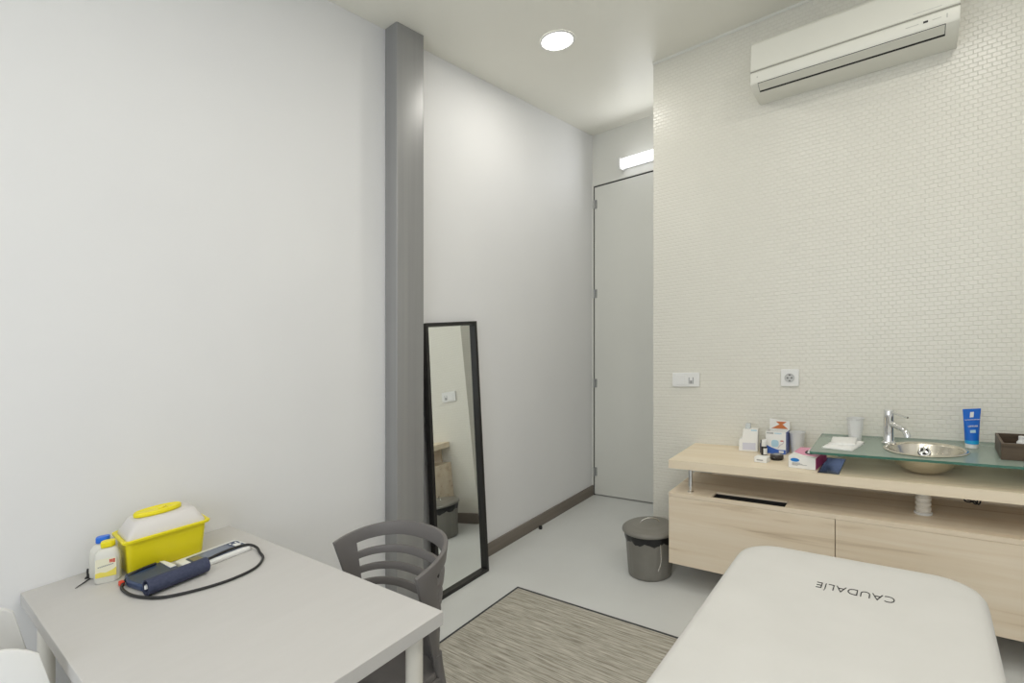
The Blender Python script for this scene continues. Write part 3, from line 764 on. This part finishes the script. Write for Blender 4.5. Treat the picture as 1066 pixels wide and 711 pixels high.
# thin black probe / cable with clip
t = thing('black_probe', 'thin black probe with a clip lying by the bottles', 'probe', (.120, .372, DZ))
obj('rod', tube([(.016, .006, .0022), (-.030, .050, .0022)], [.0012, .0022], 8), M_rubber, t, smooth=True)
bm = tube([(-.030, .050, .003), (-.044, .050, .008), (-.050, .060, .004)], .0028, 8)
tube([(-.036, .046, .004), (-.052, .048, .016), (-.058, .050, .026)], .0028, 8, bm); tube([(-.040, .040, .003), (-.048, .052, .010), (-.044, .064, .012)], .0026, 8, bm)
obj('clip', bm, M_rubber, t, smooth=True)

# blood pressure monitor: slim white console
t = thing('blood_pressure_monitor', 'slim white blood pressure monitor with grey screen', 'monitor', (.290, .709, DZ), rotz=R(3)); t.scale = (1, 1, .75)
obj('console_body', loft([ring4(.060, .096, .012, 0), ring4(.062, .098, .014, .003), ring4(.062, .098, .014, .016), ring4(.059, .095, .013, .019)]), M_white, t, smooth=True, angle=50)
obj('panel', prism(rrect(-.042, .046, -.074, .090, .010), .0191, .0197), M_cuff2, t)
obj('screen', box(-.036, .042, -.068, .052, .0198, .0203), M_screen, t)
obj('yellowed_patch', box(-.028, .042, -.068, -.040, .0204, .0207), M_tape, t)
bm = prism(rrect(-.012, .016, .062, .080, .003), .0198, .0215)
for x, y in ((-.030, .060), (-.030, .078), (.028, .058), (.028, .072), (.026, .083), (-.006, .083)): prism(rrect(x, x+.010, y, y+.005, .0015), .0198, .0212, bm=bm)
obj('button', bm, M_white, t)

# cuff: flat navy wrap + rolled part + hose
t = thing('blood_pressure_cuff', 'rolled navy blue blood pressure cuff with black hose', 'cuff', (.30, .56, DZ))
lc = lambda x, y, z: (x-.30, y-.56, z)
flat = [(.212, .480), (.203, .54), (.212, .585), (.30, .597), (.375, .600), (.385, .54), (.365, .484), (.28, .470)]
bm = prism([(x-.30, y-.56) for x, y in flat], .0, .020)
obj('flat_wrap', bm, M_cuff2, t, bevel=.006, seg=3)
obj('white_edging', prism([(x-.30, y-.56) for x, y in [(.213, .574), (.220, .585), (.300, .594), (.302, .576)]], .0205, .0222), M_white, t)
# roll: spiral profile swept from (.39,.487) to (.345,.675)
p0, p1 = Vector((.405, .482)), Vector((.393, .645)); ax = (p1-p0).normalized(); nx = Vector((ax.y, -ax.x))
prof_out = []; NS = 44
for i in range(NS+1):
    a_ = i/NS*2*PI*1.6; r = .0275-.011*i/NS
    prof_out.append((r*1.15*math.cos(a_-2.6), .026+r*math.sin(a_-2.6)*.92))
prof_in = [(u*.80, .026+(v-.026)*.80) for u, v in prof_out]
poly = prof_out+prof_in[::-1]
bm = bmesh.new()
rings = []
for s in (0, 1):
    b_ = p0+(p1-p0)*s
    rings.append([(b_.x+nx.x*u-.30, b_.y+nx.y*u-.56, v) for u, v in poly])
loft(rings, bm, cap0=True, cap1=True)
obj('rolled_wrap', bm, M_cuff, t, smooth=True, angle=60)
obj('white_tip', prism([(p0.x-.30+.006*math.cos(2*PI*i/16)-.004, p0.y-.56+.004+.006*math.sin(2*PI*i/16)) for i in range(16)], .020, .030), M_white, t)
obj('red_tag', box(-.062, -.042, -.102, -.090, .0005, .014), M_red, t, bevel=.002)
hp = [(.225, .56, .024), (.235, .50, .022), (.262, .462, .006), (.330, .455, .0045), (.400, .468, .0045), (.470, .505, .0045), (.515, .58, .0045), (.535, .66, .0045), (.522, .735, .0045), (.470, .785, .0045), (.410, .803, .0045), (.362, .812, .010), (.335, .790, .0200), (.325, .730, .0200), (.345, .66, .0200), (.362, .61, .0250)]
obj('air_hose', tube([lc(*p) for p in hp], .0042, 10), M_rubber, t, smooth=True)

# ------------------------------------------------------------------ treatment bed
t = thing('treatment_bed', 'treatment bed covered with a fitted white towelling cover', 'bed', (1.976, .935, 0))
BZ = .65; hw, hl = .299, .90
rings = []
def bedring(hx, hy, r, z, sag=0): return rrect(-hx, hx, -hy, hy, r, z, 10)
for (e, z, r) in ((-.006, BZ-.15, .10), (.004, BZ-.13, .11), (.002, BZ-.09, .11), (.0, BZ-.035, .11), (-.004, BZ-.018, .108), (-.013, BZ-.006, .10), (-.028, BZ, .09)):
    rings.append(bedring(hw+e, hl+e, r, z))
# inner rings for top surface
for e in (-.06, -.12, -.2): rings.append(bedring(hw+e, hl+e, max(.09+e*.4, .03), BZ+.001))
bm = loft(rings)
for v in bm.verts:
    if v.co.z < BZ-.10:
        q = math.atan2(v.co.y, v.co.x); v.co.z += .006*math.sin(q*23)+.004*math.sin(q*41)
        k = 1+.008*math.sin(q*31); v.co.x *= k; v.co.y *= (1+.003*math.sin(q*31))
obj('towelling_cover', bm, M_cloth, t, smooth=True, angle=80)
obj('mattress', prism(rrect(-hw+.03, hw-.03, -hl+.03, hl-.03, .08), BZ-.18, BZ-.12), mat('bed_upholstery', (.6, .58, .54), .6), t, bevel=.01)
bm = box(-.26, .26, -.82, .82, BZ-.22, BZ-.181)
obj('bed_frame', bm, M_leg, t, bevel=.004)
for sx in (-1, 1):
    for sy in (-1, 1):
        obj('leg', tube([(sx*.23, sy*.62, BZ-.221), (sx*.235, sy*.70, 0.0)], .02, 16, smooth=False), M_leg, t, smooth=True)
tx_ = text('embroidered_lettering', 'CAUDALÍE', .037, M_ink, t, (2.004-1.976, 1.600-.92+.004, BZ+.0016), (0, 0, R(180)), extrude=.0006, offset=-.0007, spacing=1.0, align='CENTER'); tx_.scale = (1, 1.3, 1)

# ------------------------------------------------------------------ lights
def area(name, loc, rot, sx, sy, energy, col):
    l = bpy.data.lights.new(name, 'AREA'); l.shape = 'RECTANGLE'; l.size = sx; l.size_y = sy; l.energy = energy; l.color = col
    o = bpy.data.objects.new(name, l); C.objects.link(o); o.location = loc; o.rotation_euler = rot; return o
area('added_window_fill', ((WX0+WX1)/2, YN-.13, (WZ0+WZ1)/2), (R(90), 0, 0), WX1-WX0, WZ1-WZ0, 31, (.88, .935, 1.0))  # added fill light at the unseen window opening
downlight(1.4, .90, 'added out-of-view ceiling downlight above the free end of the desk', 8)  # this and the next four downlights are unseen, added to even the light
downlight(1.4, -.70, 'added out-of-view ceiling downlight nearest the left half of the added window', 6.5)
downlight(2.45, 1.75, 'added out-of-view ceiling downlight above the far end of the treatment bed', 9)
downlight(2.60, .35, 'added out-of-view ceiling downlight above the near end of the treatment bed', 8)
downlight(2.60, -.90, 'added out-of-view ceiling downlight nearest the right half of the added window', 6)
lt = bpy.data.lights.new('tube_lamp', 'AREA'); lt.shape = 'RECTANGLE'; lt.size = .5; lt.size_y = .05; lt.energy = 1.9; lt.color = (.95, .97, 1)
lo = bpy.data.objects.new('tube_lamp', lt); C.objects.link(lo); lo.location = (.56, YB-.11, 2.69); lo.rotation_euler = (R(-90), 0, 0)

wd = bpy.data.worlds.new('world'); bpy.context.scene.world = wd; wd.use_nodes = True
wd.node_tree.nodes['Background'].inputs[0].default_value = (.80, .90, 1, 1); wd.node_tree.nodes['Background'].inputs[1].default_value = .8

# ------------------------------------------------------------------ camera
s_, a_ = .0782, .6742
f_, v0_ = 527.25, 348.35
cam_d = bpy.data.cameras.new('camera'); cam = bpy.data.objects.new('camera', cam_d); C.objects.link(cam)
cam_d.sensor_width = 36; cam_d.lens = 36*f_/1066; cam_d.shift_y = (v0_-355.5)/1066; cam_d.clip_start = .02
Rt = Vector((math.cos(a_), math.sin(a_), 0)); Up = Vector((0, 0, 1)); F = Vector((-math.sin(a_), math.cos(a_), 0))
cxv = Rt - Up*s_
Mx = Matrix(((cxv.x, Up.x, -F.x, 2.1346), (cxv.y, Up.y, -F.y, 0), (cxv.z, Up.z, -F.z, 1.40), (0, 0, 0, 1)))
# the photograph was keystone-corrected with a slight skew left in; the camera's axes carry the same skew
cam.parent = bpy.data.objects['floor']; cam.matrix_parent_inverse = Mx
bpy.context.scene.camera = cam

vs = bpy.context.scene.view_settings
vs.view_transform = 'Standard'; vs.look = 'None'; vs.gamma = 1; vs.use_curve_mapping = False; vs.exposure = -0.2
bpy.context.scene.cycles.max_bounces = 10
